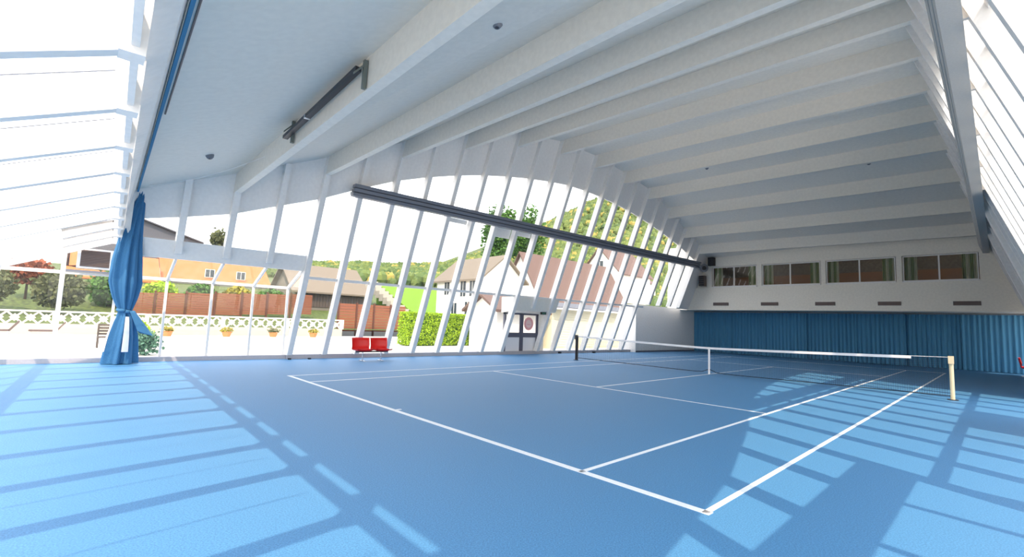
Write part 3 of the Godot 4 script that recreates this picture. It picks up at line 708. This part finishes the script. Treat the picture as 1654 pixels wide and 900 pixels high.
func door() -> void:
	var x := -9.3
	var D := structure("door_1", "grey framed double door with white panels in the left glass wall", "door", Vector3(x, 0, 0))
	var v0 := 1.18; var v1 := -1.16; var top := 2.0
	var box := func(called: String, a: Vector3, b: Vector3, m: Material, parent: Node3D = D) -> MeshInstance3D:
		var g := Geo.new(); g.box(Vector3(minf(a.x, b.x), minf(a.y, b.y), minf(a.z, b.z)), Vector3(maxf(a.x, b.x), maxf(a.y, b.y), maxf(a.z, b.z)))
		return part(parent, called, g, m)
	box.call("jamb", Vector3(x - 0.05, 0, v0), Vector3(x + 0.05, top, v0 - 0.07), M.door_grey)
	box.call("jamb", Vector3(x - 0.05, 0, v1), Vector3(x + 0.05, top, v1 + 0.07), M.door_grey)
	box.call("head", Vector3(x - 0.05, top - 0.07, v0), Vector3(x + 0.05, top, v1), M.door_grey)
	box.call("threshold", Vector3(x - 0.05, 0, v0), Vector3(x + 0.08, 0.09, v1), M.door_grey)
	for s in [[v0 - 0.07, 0.06], [-0.06, v1 + 0.07]]:
		var leaf: Node3D = box.call("leaf", Vector3(x - 0.03, 0.82, s[0]), Vector3(x + 0.04, 1.05, s[1]), M.door_grey)
		box.call("stile", Vector3(x - 0.03, 0.09, s[0]), Vector3(x + 0.03, 1.93, s[0] - 0.06), M.door_grey, leaf)
		box.call("stile", Vector3(x - 0.03, 0.09, s[1]), Vector3(x + 0.03, 1.93, s[1] + 0.06), M.door_grey, leaf)
		box.call("lower_panel", Vector3(x - 0.01, 0.09, s[0] - 0.06), Vector3(x + 0.01, 0.82, s[1] + 0.06), M.door_panel, leaf)
		var g := Geo.new(); g.face([Vector3(x, 1.05, s[0] - 0.06), Vector3(x, 1.05, s[1] + 0.06), Vector3(x, 1.93, s[1] + 0.06), Vector3(x, 1.93, s[0] - 0.06)], Vector3(-20, 0, 0)); part(leaf, "pane", g, M.glass)
	box.call("mullion", Vector3(x - 0.04, 0.09, 0.06), Vector3(x + 0.05, 1.93, -0.06), M.door_grey)
	# white boxed lintel and side cheek
	var g := Geo.new()
	g.solid([Vector3(-9.35, 2.0, 1.32), on_wall(-1, 2.1, 1.12, 0.1), on_wall(-1, 2.72, 1.12, 0.1), Vector3(-9.35, 2.75, 1.32)], [Vector3(-9.35, 2.0, -1.62), on_wall(-1, 2.1, -1.75, 0.1), on_wall(-1, 2.72, -1.75, 0.1), Vector3(-9.35, 2.75, -1.62)])
	part(D, "lintel_box", g, M.wall_white)
	g = Geo.new(); g.solid([Vector3(-9.36, 0.0, v1), Vector3(-9.28, 0.0, v1), Vector3(-9.28, 2.05, v1), Vector3(-9.36, 2.05, v1)], [Vector3(-9.36, 0.0, -1.6), Vector3(-9.28, 0.0, -1.6), Vector3(-9.28, 2.05, -1.6), Vector3(-9.36, 2.05, -1.6)])
	part(D, "side_panel", g, M.wall_white)
	var s := thing("exit_lamp", "small dark green emergency lamp box above the glass door", "lamp", Vector3(-8.45, 2.02, -0.65))
	g = Geo.new(); g.box(Vector3(-8.5, 1.98, -0.82), Vector3(-8.4, 2.1, -0.5)); part(s, "case", g, M.black)
	g = Geo.new(); g.box(Vector3(-8.4, 2.0, -0.8), Vector3(-8.395, 2.08, -0.52)); part(s, "face", g, M.leaf_blue)
	# round sticker on the right-hand pane
	s = thing("round_sticker", "round red and white sticker on the glass of the door", "sticker", Vector3(x + 0.01, 1.45, -0.55))
	var ring := Geo.new(); var disc := Geo.new(); var bar_ := Geo.new()
	var cc := Vector3(x + 0.012, 1.5, -0.5)
	for k in 24:
		var a := TAU * k / 24; var b := TAU * (k + 1) / 24
		var ra := Vector3(0, sin(a), cos(a)); var rb := Vector3(0, sin(b), cos(b))
		ring.slab([cc + ra * 0.2, cc + rb * 0.2, cc + rb * 0.33, cc + ra * 0.33], Vector3(0.006, 0, 0))
		disc.slab([cc, cc + ra * 0.2, cc + rb * 0.2], Vector3(0.004, 0, 0))
	part(s, "ring", ring, paint("sticker_red", Color(0.93, 0.66, 0.66), 0.5)); part(s, "disc", disc, paint("sticker_pink", Color(0.93, 0.8, 0.78), 0.5))
	bar_.box(cc + Vector3(0.006, -0.06, -0.12), cc + Vector3(0.01, -0.02, 0.12)); part(s, "stripe", bar_, M.sticker_red)

func tied_curtain() -> void:
	var t := thing("tied_curtain", "tall blue curtain tied in a knot beside the left glass wall", "curtain", Vector3(-9.2, 0, 15.3))
	var axis := func(y: float) -> Vector3:
		var k := y / 4.6
		return Vector3(lerpf(-9.2, -8.02, k), y, lerpf(15.38, 15.36, k) + 0.12 * sin(PI * clampf((y - 1.3) / 3.2, 0, 1)))
	var ring := func(y: float, r: float, amp: float, n: int, ph: float) -> Array:
		var row := []
		var c: Vector3 = axis.call(y)
		for i in 96:
			var w := TAU * i / 96
			var q := r * (1.0 + amp * sin(n * w + ph) + amp * 0.5 * sin((n * 2 - 3) * w + ph * 2.0))
			row.append(c + Vector3(cos(w) * q * 0.8, 0, sin(w) * q))
		return row
	var rows := []
	for k in 25:
		var y := lerpf(4.62, 1.42, k / 24.0)
		rows.append(ring.call(y, table(y, [[4.62, 0.06], [4.2, 0.12], [3.5, 0.2], [2.8, 0.28], [2.2, 0.31], [1.8, 0.24], [1.42, 0.12]]), 0.16, 9, y * 0.4))
	var g := Geo.new(); g.grid(rows, true); part(t, "gathered_cloth", g, M.curtain_blue, true)
	rows = []
	for k in 15:
		var y := lerpf(1.5, 0.015, k / 14.0)
		rows.append(ring.call(y, table(y, [[1.5, 0.1], [1.2, 0.19], [0.8, 0.26], [0.4, 0.3], [0.0, 0.33]]), 0.22, 7, y * 0.7))
	g = Geo.new(); g.grid(rows, true); part(t, "skirt", g, M.curtain_blue, true)
	g = Geo.new()
	var knot := []
	for k in 13:
		var w := TAU * k / 12.0
		var c: Vector3 = axis.call(1.45 + 0.03 * sin(w))
		knot.append(c + Vector3(cos(w) * 0.12, 0, sin(w) * 0.14))
	g.tube(knot, [0.05], 8); part(t, "knot", g, M.curtain_blue, true)
	g = Geo.new()
	var k0: Vector3 = axis.call(1.42)
	g.solid([k0 + Vector3(0.1, 0.05, -0.1), k0 + Vector3(0.16, 0.0, -0.1), k0 + Vector3(0.16, 0.0, -0.2), k0 + Vector3(0.1, 0.05, -0.2)], [k0 + Vector3(0.12, -0.55, -0.34), k0 + Vector3(0.2, -0.5, -0.3), k0 + Vector3(0.2, -0.62, -0.62), k0 + Vector3(0.12, -0.6, -0.64)])
	part(t, "tail", g, M.curtain_blue)
	for a in [0.5, 2.0]:
		g = Geo.new()
		var rw := []
		for k in 8:
			var y := lerpf(1.3, 0.35, k / 7.0)
			var rr := table(y, [[1.5, 0.12], [1.2, 0.22], [0.8, 0.3], [0.4, 0.345], [0.0, 0.37]])
			var row := []
			for m in 4:
				var w: float = a - 0.9 + 0.13 * m
				row.append(axis.call(y) + Vector3(cos(w) * rr * 0.95, 0, sin(w) * rr * 1.1))
			rw.append(row)
		g.grid(rw); part(t, "lining", g, M.curtain_white, true)

# ---------------------------------------------------------------- outdoors
const RIDGE := [[60.0, 8.0], [0.0, 12.0], [-50.0, 17.0], [-118.0, 24.0], [-142.0, 29.0], [-180.0, 44.0], [-232.0, 72.0], [-283.0, 101.0], [-338.0, 98.0], [-404.0, 70.0], [-520.0, 40.0]]
func land(u: float, v: float) -> float:
	if u > -30.2: return -0.08
	var d := -u
	var y := table(d, [[400.0, 4.0], [60.0, 4.0], [45.0, 3.0], [40.0, 2.0], [36.0, 1.1], [31.0, 0.5], [30.2, 0.45]])
	return y + table(v, RIDGE) * table(d, [[420.0, 0.6], [260.0, 0.9], [200.0, 0.98], [120.0, 0.45], [70.0, 0.12], [50.0, 0.02], [40.0, 0.0], [30.0, 0.0]])

func grounds() -> void:
	var G := structure("ground", "pale sunlit paving around the hall", "ground", Vector3(0, -0.1, 0))
	var g := Geo.new(); g.box(Vector3(-30.2, -0.6, -120), Vector3(-9.97, -0.08, 60)); part(G, "paving", g, M.paving)
	g = Geo.new(); g.box(Vector3(-9.97, -0.6, 19.0), Vector3(90, -0.08, 60)); part(G, "paving", g, M.paving)
	g = Geo.new(); g.box(Vector3(10.5, -0.6, -120), Vector3(90, -0.08, 19.0)); part(G, "paving", g, M.paving)
	var H := structure("hillside", "green slope rising behind the houses", "hill", Vector3(-60, 0, -60))
	var us := [-30.2, -31.0, -33.0, -36.0, -40.0, -45.0, -52.0, -60.0, -75.0, -95.0, -120.0, -150.0, -180.0, -200.0, -230.0, -260.0, -320.0, -420.0]
	g = Geo.new()
	var rows := []
	for u in us:
		var row := []
		var z := 90.0
		while z > -520.0:
			row.append(Vector3(u, land(u, z) + (rng.randf() - 0.5) * 0.012 * (-u - 30.0), z)); z -= 10.0
		rows.append(row)
	g.grid(rows); part(H, "slope", g, M.meadow, true)

func blob_mesh(seed_: int) -> ArrayMesh:
	var n := FastNoiseLite.new(); n.seed = seed_; n.frequency = 1.4
	var g := Geo.new(); var rows := []
	for i in 7:
		var th := PI * i / 6.0; var row := []
		for k in 9:
			var ph := TAU * k / 9.0
			var d := Vector3(sin(th) * cos(ph), cos(th), sin(th) * sin(ph))
			row.append(d * (0.8 + 0.5 * n.get_noise_3dv(d * 1.3)))
		rows.append(row)
	g.grid(rows, true)
	return g.mesh(Vector3.ZERO, false)

# a crown of many small leaf clusters
func crown(g: Geo, c: Vector3, r: Vector3, n: int, leaf: float) -> void:
	for i in n:
		var d := Vector3(rng.randfn(), rng.randfn(), rng.randfn()).normalized() * pow(rng.randf(), 0.35)
		var p := c + d * r * (0.85 + 0.3 * rng.randf())
		var a := Vector3(rng.randfn(), rng.randfn(), rng.randfn()).normalized()
		var b := a.cross(Vector3(rng.randfn(), rng.randfn(), rng.randfn())).normalized()
		var s := leaf * (0.6 + 0.8 * rng.randf())
		g.tri(p + a * s, p + b * s, p - a * s * 0.8); g.tri(p + a * s, p - a * s * 0.8, p - b * s)

func tree(called: String, label: String, category: String, at: Vector3, r: Vector3, h: float, m: Material, n: int, leaf: float, group := "", lumps := 3) -> void:
	var t := thing(called, label, category, at, group)
	var g := Geo.new()
	g.tube([at + Vector3(0, -0.2, 0), at + Vector3(0.02 * h, h * 0.5, 0), at + Vector3(0, h, 0)], [0.05 * r.x + 0.03, 0.04 * r.x + 0.02, 0.02 * r.x + 0.01], 7)
	part(t, "trunk", g, M.bark)
	g = Geo.new()
	for i in lumps:
		var o := Vector3(rng.randfn() * 0.35 * r.x, (rng.randf() - 0.4) * 0.6 * r.y, rng.randfn() * 0.35 * r.z) if i > 0 else Vector3.ZERO
		crown(g, at + Vector3(0, h, 0) + o, r * (1.0 if i == 0 else 0.65), n / lumps, leaf)
	part(t, "foliage", g, m)

func house(called: String, label: String, lo: Vector3, hi: Vector3, ridge: float, along_u: bool, wall: Material, roof: Material, wins: Array, over := 0.4) -> Node3D:
	var t := thing(called, label, "house", Vector3((lo.x + hi.x) / 2, lo.y, (lo.z + hi.z) / 2))
	var g := Geo.new()
	var m := (lo + hi) / 2
	if along_u: g.slab([Vector3(lo.x, lo.y, lo.z), Vector3(lo.x, lo.y, hi.z), Vector3(lo.x, hi.y, hi.z), Vector3(lo.x, ridge, m.z), Vector3(lo.x, hi.y, lo.z)], Vector3(hi.x - lo.x, 0, 0))
	else: g.slab([Vector3(lo.x, lo.y, lo.z), Vector3(hi.x, lo.y, lo.z), Vector3(hi.x, hi.y, lo.z), Vector3(m.x, ridge, lo.z), Vector3(lo.x, hi.y, lo.z)], Vector3(0, 0, hi.z - lo.z))
	part(t, "wall", g, wall)
	for s in [-1, 1]:
		g = Geo.new()
		if along_u:
			var z: float = hi.z + over if s > 0 else lo.z - over
			var y := hi.y - (ridge - hi.y) * over / (m.z - lo.z)
			g.slab([Vector3(lo.x - over, ridge + 0.04, m.z), Vector3(hi.x + over, ridge + 0.04, m.z), Vector3(hi.x + over, y, z), Vector3(lo.x - over, y, z)], Vector3(0, 0.16, 0))
		else:
			var x: float = hi.x + over if s > 0 else lo.x - over
			var y := hi.y - (ridge - hi.y) * over / (m.x - lo.x)
			g.slab([Vector3(m.x, ridge + 0.04, lo.z - over), Vector3(m.x, ridge + 0.04, hi.z + over), Vector3(x, y, hi.z + over), Vector3(x, y, lo.z - over)], Vector3(0, 0.16, 0))
		part(t, "roof", g, roof)
	for w in wins:      # [face, along, y, width, height]
		var c: Vector3; var s: Vector3; var o: Vector3
		if w[0] == "v": c = Vector3(w[1], w[2], hi.z); s = Vector3(w[3] / 2, 0, 0); o = Vector3(0, 0, 0.05)
		else: c = Vector3(hi.x, w[2], w[1]); s = Vector3(0, 0, w[3] / 2); o = Vector3(0.05, 0, 0)
		var up := Vector3(0, w[4] / 2, 0)
		g = Geo.new(); g.slab([c - s * 1.15 - up * 1.12, c + s * 1.15 - up * 1.12, c + s * 1.15 + up * 1.12, c - s * 1.15 + up * 1.12], o)
		var f := part(t, "window", g, M.house_white)
		g = Geo.new(); g.slab([c - s - up + o, c + s - up + o, c + s + up + o, c - s + up + o], o * 0.3); part(f, "pane", g, M.window_dark)
		g = Geo.new(); g.slab([c - s * 0.06 - up + o * 1.3, c + s * 0.06 - up + o * 1.3, c + s * 0.06 + up + o * 1.3, c - s * 0.06 + up + o * 1.3], o * 0.3); part(f, "glazing_bar", g, M.house_white)
	return t

func neighbours() -> void:
	# lattice balustrade on a retaining wall
	var B := thing("balustrade_wall", "white openwork concrete balustrade across the terrace", "wall", Vector3(-30, -0.08, 8))
	var g := Geo.new(); g.box(Vector3(-30.2, -0.1, 0.4), Vector3(-29.7, 0.5, 30)); part(B, "retaining_wall", g, M.retain)
	g = Geo.new(); g.box(Vector3(-30.15, 1.16, 0.4), Vector3(-29.75, 1.24, 30)); part(B, "coping", g, M.lattice)
	var cell := Geo.new()
	var q := 0.22
	cell.bar(Vector3(0, 0.02, -0.3), Vector3(0, 0.64, 0.3), Vector3(0.06, 0, 0), Vector3(0, 0.06, 0)); cell.bar(Vector3(0, 0.64, -0.3), Vector3(0, 0.02, 0.3), Vector3(0.06, 0, 0), Vector3(0, 0.06, 0))
	cell.solid([Vector3(-0.07, 0.33 - q, 0), Vector3(-0.07, 0.33, q), Vector3(-0.07, 0.33 + q, 0), Vector3(-0.07, 0.33, -q)], [Vector3(-0.06, 0.33 - q * 0.6, 0), Vector3(-0.06, 0.33, q * 0.6), Vector3(-0.06, 0.33 + q * 0.6, 0), Vector3(-0.06, 0.33, -q * 0.6)])
	var cm := cell.mesh()
	for k in 47:
		share(B, "lattice_block", cm, M.lattice, Transform3D(Basis(), Vector3(0.05, 0.58, 0.8 + k * 0.62 - 8.0)))
	for k in 8:
		g = Geo.new(); g.box(Vector3(-30.2, 0.5, 0.3 + k * 4.2), Vector3(-29.7, 1.24, 0.48 + k * 4.2)); part(B, "pier", g, M.lattice)
	# pots along the terrace
	for d in [[12.1, "nearest the tied curtain", "leaf_yellow"], [8.9, "second from the left", "leaf_yellow"], [6.05, "third from the left", "leaf_olive"], [3.3, "at the right end of the balustrade", "leaf_yellow"]]:
		var at := Vector3(-28.0, -0.08, d[0])
		var t := thing("planter", "terracotta pot with a low plant before the balustrade, " + d[1], "planter", at, "pots on the terrace")
		g = Geo.new(); g.tube([at, at + Vector3(0, 0.28, 0), at + Vector3(0, 0.32, 0)], [0.2, 0.28, 0.31], 12); part(t, "pot", g, M.terracotta)
		g = Geo.new(); crown(g, at + Vector3(0, 0.42, 0), Vector3(0.34, 0.18, 0.4), 160, 0.06); part(t, "foliage", g, M[d[2]])
	# shrubs close to the glass
	var bt := Vector3(-13.2, -0.08, 14.5)
	tree("shrub", "rounded blue-green shrub with yellow tips just outside the tied curtain", "shrub", bt, Vector3(0.6, 0.45, 0.55), 0.42, M.leaf_blue, 1600, 0.05)
	tree("shrub", "yellow-green shrub behind the blue-green one by the tied curtain", "shrub", bt + Vector3(-1.5, 0, 0.2), Vector3(0.5, 0.4, 0.55), 0.75, M.leaf_hedge, 1400, 0.05)
	# clipped hedge
	var hd := thing("hedge", "clipped bright green hedge outside the middle of the glass wall", "hedge", Vector3(-17.6, -0.08, -1))
	g = Geo.new(); g.box(Vector3(-18.1, -0.08, -3.6), Vector3(-17.2, 1.78, 1.6)); part(hd, "branches", g, M.leaf_green)
	g = Geo.new()
	for i in 11000:
		var f := rng.randi() % 4
		var p := Vector3(rng.randf_range(-18.25, -17.05), rng.randf_range(-0.02, 1.95), rng.randf_range(-3.75, 1.75))
		if f < 2: p.x = -17.02 - absf(rng.randfn()) * 0.1
		elif f == 2: p.y = 1.95 - absf(rng.randfn()) * 0.08
		else: p.z = (1.78 if rng.randf() < 0.5 else -3.78) + rng.randfn() * 0.04
		p += Vector3(1, 0, 0) * 0.08 * sin(p.z * 3.1) * sin(p.y * 2.7)
		var a := Vector3(rng.randfn(), rng.randfn(), rng.randfn()).normalized() * 0.055; var b := a.cross(Vector3(rng.randfn(), rng.randfn(), rng.randfn()).normalized())
		g.tri(p + a, p + b, p - a); g.tri(p + a, p - a, p - b)
	part(hd, "foliage", g, M.leaf_hedge)
	# cedar fences
	fence("cedar_fence", "reddish cedar panel fence behind the balustrade", -36.0, 14.0, 0.6, 1.0, 1.75, 7)
	fence("cedar_fence", "taller reddish cedar fence below the grey barn", -31.2, 0.2, -6.2, 0.3, 2.35, 4)
	# garden furniture at far left
	for d in [[19.3, "far left"], [17.6, "second from the far left"]]:
		var at := Vector3(-26.5, -0.08, d[0])
		var t := thing("sun_lounger", "low white lounger on the terrace, " + d[1], "lounger", at, "loungers on the terrace")
		g = Geo.new(); g.box(at + Vector3(-0.35, 0.28, -0.65), at + Vector3(0.35, 0.36, 0.4)); part(t, "bed", g, M.coil)
		g = Geo.new(); g.slab([at + Vector3(-0.35, 0.3, -0.65), at + Vector3(0.35, 0.3, -0.65), at + Vector3(0.35, 0.75, -0.95), at + Vector3(-0.35, 0.75, -0.95)], Vector3(0, 0.06, 0.04)); part(t, "backrest", g, M.coil)
		for s in [[-0.3, -0.6], [0.3, -0.6], [-0.3, 0.35], [0.3, 0.35]]:
			g = Geo.new(); g.box(at + Vector3(s[0] - 0.03, 0, s[1] - 0.03), at + Vector3(s[0] + 0.03, 0.3, s[1] + 0.03)); part(t, "leg", g, M.lattice)
	var ca := Vector3(-17.5, -0.08, 15.35)
	var ch := thing("garden_chair", "brown slatted garden chair left of the tied curtain", "chair", ca)
	g = Geo.new(); g.box(ca + Vector3(-0.25, 0.4, -0.28), ca + Vector3(0.25, 0.45, 0.28)); part(ch, "seat", g, M.barn_wood)
	for k in 4:
		g = Geo.new(); g.box(ca + Vector3(-0.28, 0.5 + k * 0.12, -0.28), ca + Vector3(-0.25, 0.58 + k * 0.12, 0.28)); part(ch, "slat", g, M.barn_wood)
	for s in [[-0.25, -0.26], [0.25, -0.26], [-0.25, 0.26], [0.25, 0.26]]:
		g = Geo.new(); g.box(ca + Vector3(s[0] - 0.03, 0, s[1] - 0.03), ca + Vector3(s[0] + 0.03, 0.95 if s[0] < 0 else 0.42, s[1] + 0.03)); part(ch, "leg", g, M.barn_wood)
	# houses
	house("orange_roof_house", "white house with a steep orange tiled roof behind the fence", Vector3(-70, 2.0, -2.0), Vector3(-60, 5.2, 9.0), 8.6, false, M.house_white, M.tile_orange, [["u", 4.6, 6.2, 0.9, 0.9], ["u", 1.2, 6.2, 0.9, 0.9], ["u", 6.5, 4.0, 1.0, 1.1]])
	house("gable_house", "white gabled house at the left end of the orange roof", Vector3(-64, 1.5, 10.2), Vector3(-56, 4.6, 17.0), 7.2, false, M.house_white, M.tile_orange, [["u", 12.0, 3.6, 1.0, 1.2]])
	house("slate_roof_house", "grey slate-clad gable rising high behind the tied curtain", Vector3(-80, 3.0, 5.0), Vector3(-66, 10.6, 18.0), 12.6, true, M.roof_grey, M.roof_grey, [])
	var barn := house("barn", "weathered grey plank barn with a shingle roof behind the left fins", Vector3(-47, 1.6, -6.2), Vector3(-40, 4.05, 0.9), 6.6, false, M.stone, M.roof_tan, [], 0.5)
	for k in 24:
		g = Geo.new(); g.box(Vector3(-40.0, 2.35, -6.15 + k * 0.292), Vector3(-39.95, 4.0, -5.89 + k * 0.292)); part(barn, "plank", g, M.barn_wood)
	house("white_villa", "white house with a brown-grey roof above the hedge", Vector3(-32, 1.0, -15.2), Vector3(-25.0, 5.5, -10.0), 7.6, true, M.house_white, M.roof_tan, [["v", -30.2, 4.6, 0.8, 1.2], ["v", -27.6, 4.5, 0.8, 1.4], ["v", -26.2, 4.5, 0.8, 1.4], ["v", -28.9, 2.6, 0.8, 1.2], ["v", -26.8, 2.7, 0.8, 1.2]])
	house("brown_roof_house", "white gabled house with a long brown roof behind the door", Vector3(-31.2, 0.5, -33.0), Vector3(-25.4, 4.2, -18.0), 8.9, false, M.house_white, M.roof_brown, [])
	house("upper_house", "white gabled house peeping over the brown roof", Vector3(-38, 5.0, -48), Vector3(-31, 9.3, -40), 13.0, false, M.house_white, M.roof_brown, [["v", -34.5, 10.4, 1.2, 1.4]])
	house("low_annex", "low white annex with a small brown roof right of the hedge", Vector3(-16.2, -0.1, -6.1), Vector3(-13.6, 2.35, -2.1), 3.1, false, M.house_white, M.roof_brown, [])
	var wing := thing("cream_wing", "cream boarded low building close behind the glass right of the door", "house", Vector3(-15, -0.1, -11))
	g = Geo.new(); g.box(Vector3(-16.5, -0.1, -22), Vector3(-13.4, 2.55, -6.7)); part(wing, "wall", g, M.house_cream)
	for k in 15:
		g = Geo.new(); g.slab([Vector3(-13.4, 0.05 + k * 0.165, -22), Vector3(-13.4, 0.05 + k * 0.165, -6.7), Vector3(-13.37, 0.05 + k * 0.165, -6.7), Vector3(-13.37, 0.05 + k * 0.165, -22)], Vector3(0, 0.15, 0)); part(wing, "board", g, M.house_cream)
	g = Geo.new(); g.slab([Vector3(-13.0, 2.55, -22.2), Vector3(-13.0, 2.55, -6.6), Vector3(-16.7, 3.1, -6.6), Vector3(-16.7, 3.1, -22.2)], Vector3(0, 0.12, 0)); part(wing, "roof", g, M.roof_grey)
	g = Geo.new(); g.tube([Vector3(-12.97, 2.56, -22.2), Vector3(-12.97, 2.56, -6.6)], [0.06], 8); part(wing, "gutter", g, M.white)
	# lawn bank with steps
	var lw := thing("lawn_bank", "bright green lawn bank between the barn and the white house", "lawn", Vector3(-40, 2, -15))
	g = Geo.new(); g.solid([Vector3(-46, 2.0, -10.6), Vector3(-46, 2.0, -23), Vector3(-37, 1.2, -23), Vector3(-37, 1.2, -10.6)], [Vector3(-46, 5.7, -10.6), Vector3(-46, 5.9, -23), Vector3(-37, 2.1, -23), Vector3(-37, 2.1, -10.6)]); part(lw, "turf", g, M.grass)
	var st := thing("garden_steps", "pale stone steps climbing the lawn beside the barn", "steps", Vector3(-40, 2, -9))
	for k in 10:
		var x := -36.9 - k * 0.95
		g = Geo.new(); g.box(Vector3(x - 1.0, 1.6 + k * 0.37, -10.4), Vector3(x, 2.2 + k * 0.41, -9.2)); part(st, "step", g, M.retain)
	# trees
	tree("olive_tree", "grey-green olive tree at the far left beyond the balustrade", "tree", Vector3(-35, 0.8, 20.6), Vector3(1.4, 1.1, 1.4), 1.9, M.leaf_olive, 2600, 0.12, "", 1)
	tree("olive_tree", "grey-green olive tree behind the white post at left", "tree", Vector3(-35, 0.8, 17.2), Vector3(1.3, 1.2, 1.35), 1.8, M.leaf_olive, 2400, 0.12, "", 1)
	tree("round_tree", "reddish shrub tree between the olive trees at left", "tree", Vector3(-39.5, 1.5, 19.0), Vector3(1.3, 0.9, 1.3), 2.4, M.leaf_red, 1400, 0.12, "", 1)
	tree("round_tree", "broad green garden tree below the air unit", "tree", Vector3(-38.5, 1.4, 14.6), Vector3(1.3, 1.3, 1.3), 1.6, M.leaf_green, 2400, 0.13, "", 1)
	var shr := [[11.5, "leaf_hedge", "left end of the row"], [8.8, "leaf_green", "below the orange roof"], [6.1, "leaf_yellow", "above the middle of the fence"], [3.4, "leaf_green", "beside the barn"]]
	for d in shr:
		tree("garden_bush", "leafy garden bush behind the cedar fence, " + d[2], "bush", Vector3(-38.6, 1.6, d[0]), Vector3(0.9, 0.85, 1.08), 1.3, M[d[1]], 1700, 0.12, "bushes behind the fence", 1)
	tree("tall_tree", "lone round tree top rising left of the tall fins", "tree", Vector3(-75, 5, 1.2), Vector3(1.3, 1.6, 1.3), 7.6, M.leaf_olive, 900, 0.22)
	tree("tall_tree", "tall green tree behind the white villa's roof, left of the pair", "tree", Vector3(-60, 8, -42), Vector3(3.4, 6.5, 3.4), 9.5, M.leaf_green, 6500, 0.26)
	tree("tall_tree", "tall green tree behind the white villa's roof, right of the pair", "tree", Vector3(-62, 9, -52.5), Vector3(3.4, 6.5, 3.4), 11.0, M.leaf_green, 6500, 0.26)
	# forested ridge and hillside
	var blobs := [blob_mesh(1), blob_mesh(2)]
	var mm := MultiMesh.new(); mm.transform_format = MultiMesh.TRANSFORM_3D; mm.use_colors = true; mm.mesh = blobs[0]
	var list := []
	for i in 15000:
		var u := -rng.randf_range(110.0, 235.0); var z := rng.randf_range(-440.0, -20.0)
		if i % 4 == 0: u = -rng.randf_range(66.0, 130.0); z = rng.randf_range(-300.0, -75.0)
		var s := rng.randf_range(1.3, 2.6)
		list.append([Vector3(u, land(u, z) + s * 0.6, z), s])
	mm.instance_count = list.size()
	for i in list.size():
		var s: float = list[i][1]
		mm.set_instance_transform(i, Transform3D(Basis(Vector3.UP, rng.randf() * TAU).scaled(Vector3(s, s * 1.35, s)), list[i][0]))
		var c := Color(0.06, 0.105, 0.03).lerp(Color(0.16, 0.2, 0.05), rng.randf())
		if rng.randf() < (0.05 if list[i][0].z > -160.0 else 0.1): c = Color(0.3, 0.25, 0.06)
		mm.set_instance_color(i, c)
	var fo := MultiMeshInstance3D.new(); fo.name = "forest"; fo.multimesh = mm; fo.material_override = M.forest; add_child(fo)
	relabel(fo, "dense green woodland covering the hill behind the houses", "forest"); fo.set_meta("kind", "stuff")
	# small houses on the hillside
	var hs := [[-90, -107, "just above the box rail"], [-92, -123, "second along the slope"], [-100, -140, "high on the slope"], [-88, -136, "low at the right of the slope"], [-110, -168, "far right of the slope"]]
	for d in hs:
		var y := land(d[0], d[1])
		house("hillside_house", "tiny white house on the wooded hillside, " + d[2], Vector3(d[0] - 4.0, y - 1, d[1] - 4.0), Vector3(d[0] + 4.0, y + 7.0, d[1] + 4.0), y + 9.5, false, M.house_white, M.tile_orange if d[1] == -107 else M.roof_brown, [])

func fence(called: String, label: String, u: float, v0: float, v1: float, y0: float, h: float, n: int) -> void:
	var F := thing(called, label, "fence", Vector3(u, y0, (v0 + v1) / 2))
	var d := (v1 - v0) / n
	for i in n:
		var a := v0 + d * i; var b := a + d
		var step := 0.1 * i * (1.0 if n > 5 else 0.0)
		var g := Geo.new(); g.box(Vector3(u - 0.07, y0 - 0.4, a - 0.07), Vector3(u + 0.07, y0 + h + step + 0.1, a + 0.07)); part(F, "post", g, M.cedar_dark)
		for k in 10:
			g = Geo.new(); g.box(Vector3(u - 0.02, y0 + step + h * k / 10.0, b + 0.09), Vector3(u + 0.02, y0 + step + h * (k + 0.88) / 10.0, a - 0.09)); part(F, "board", g, M.cedar)
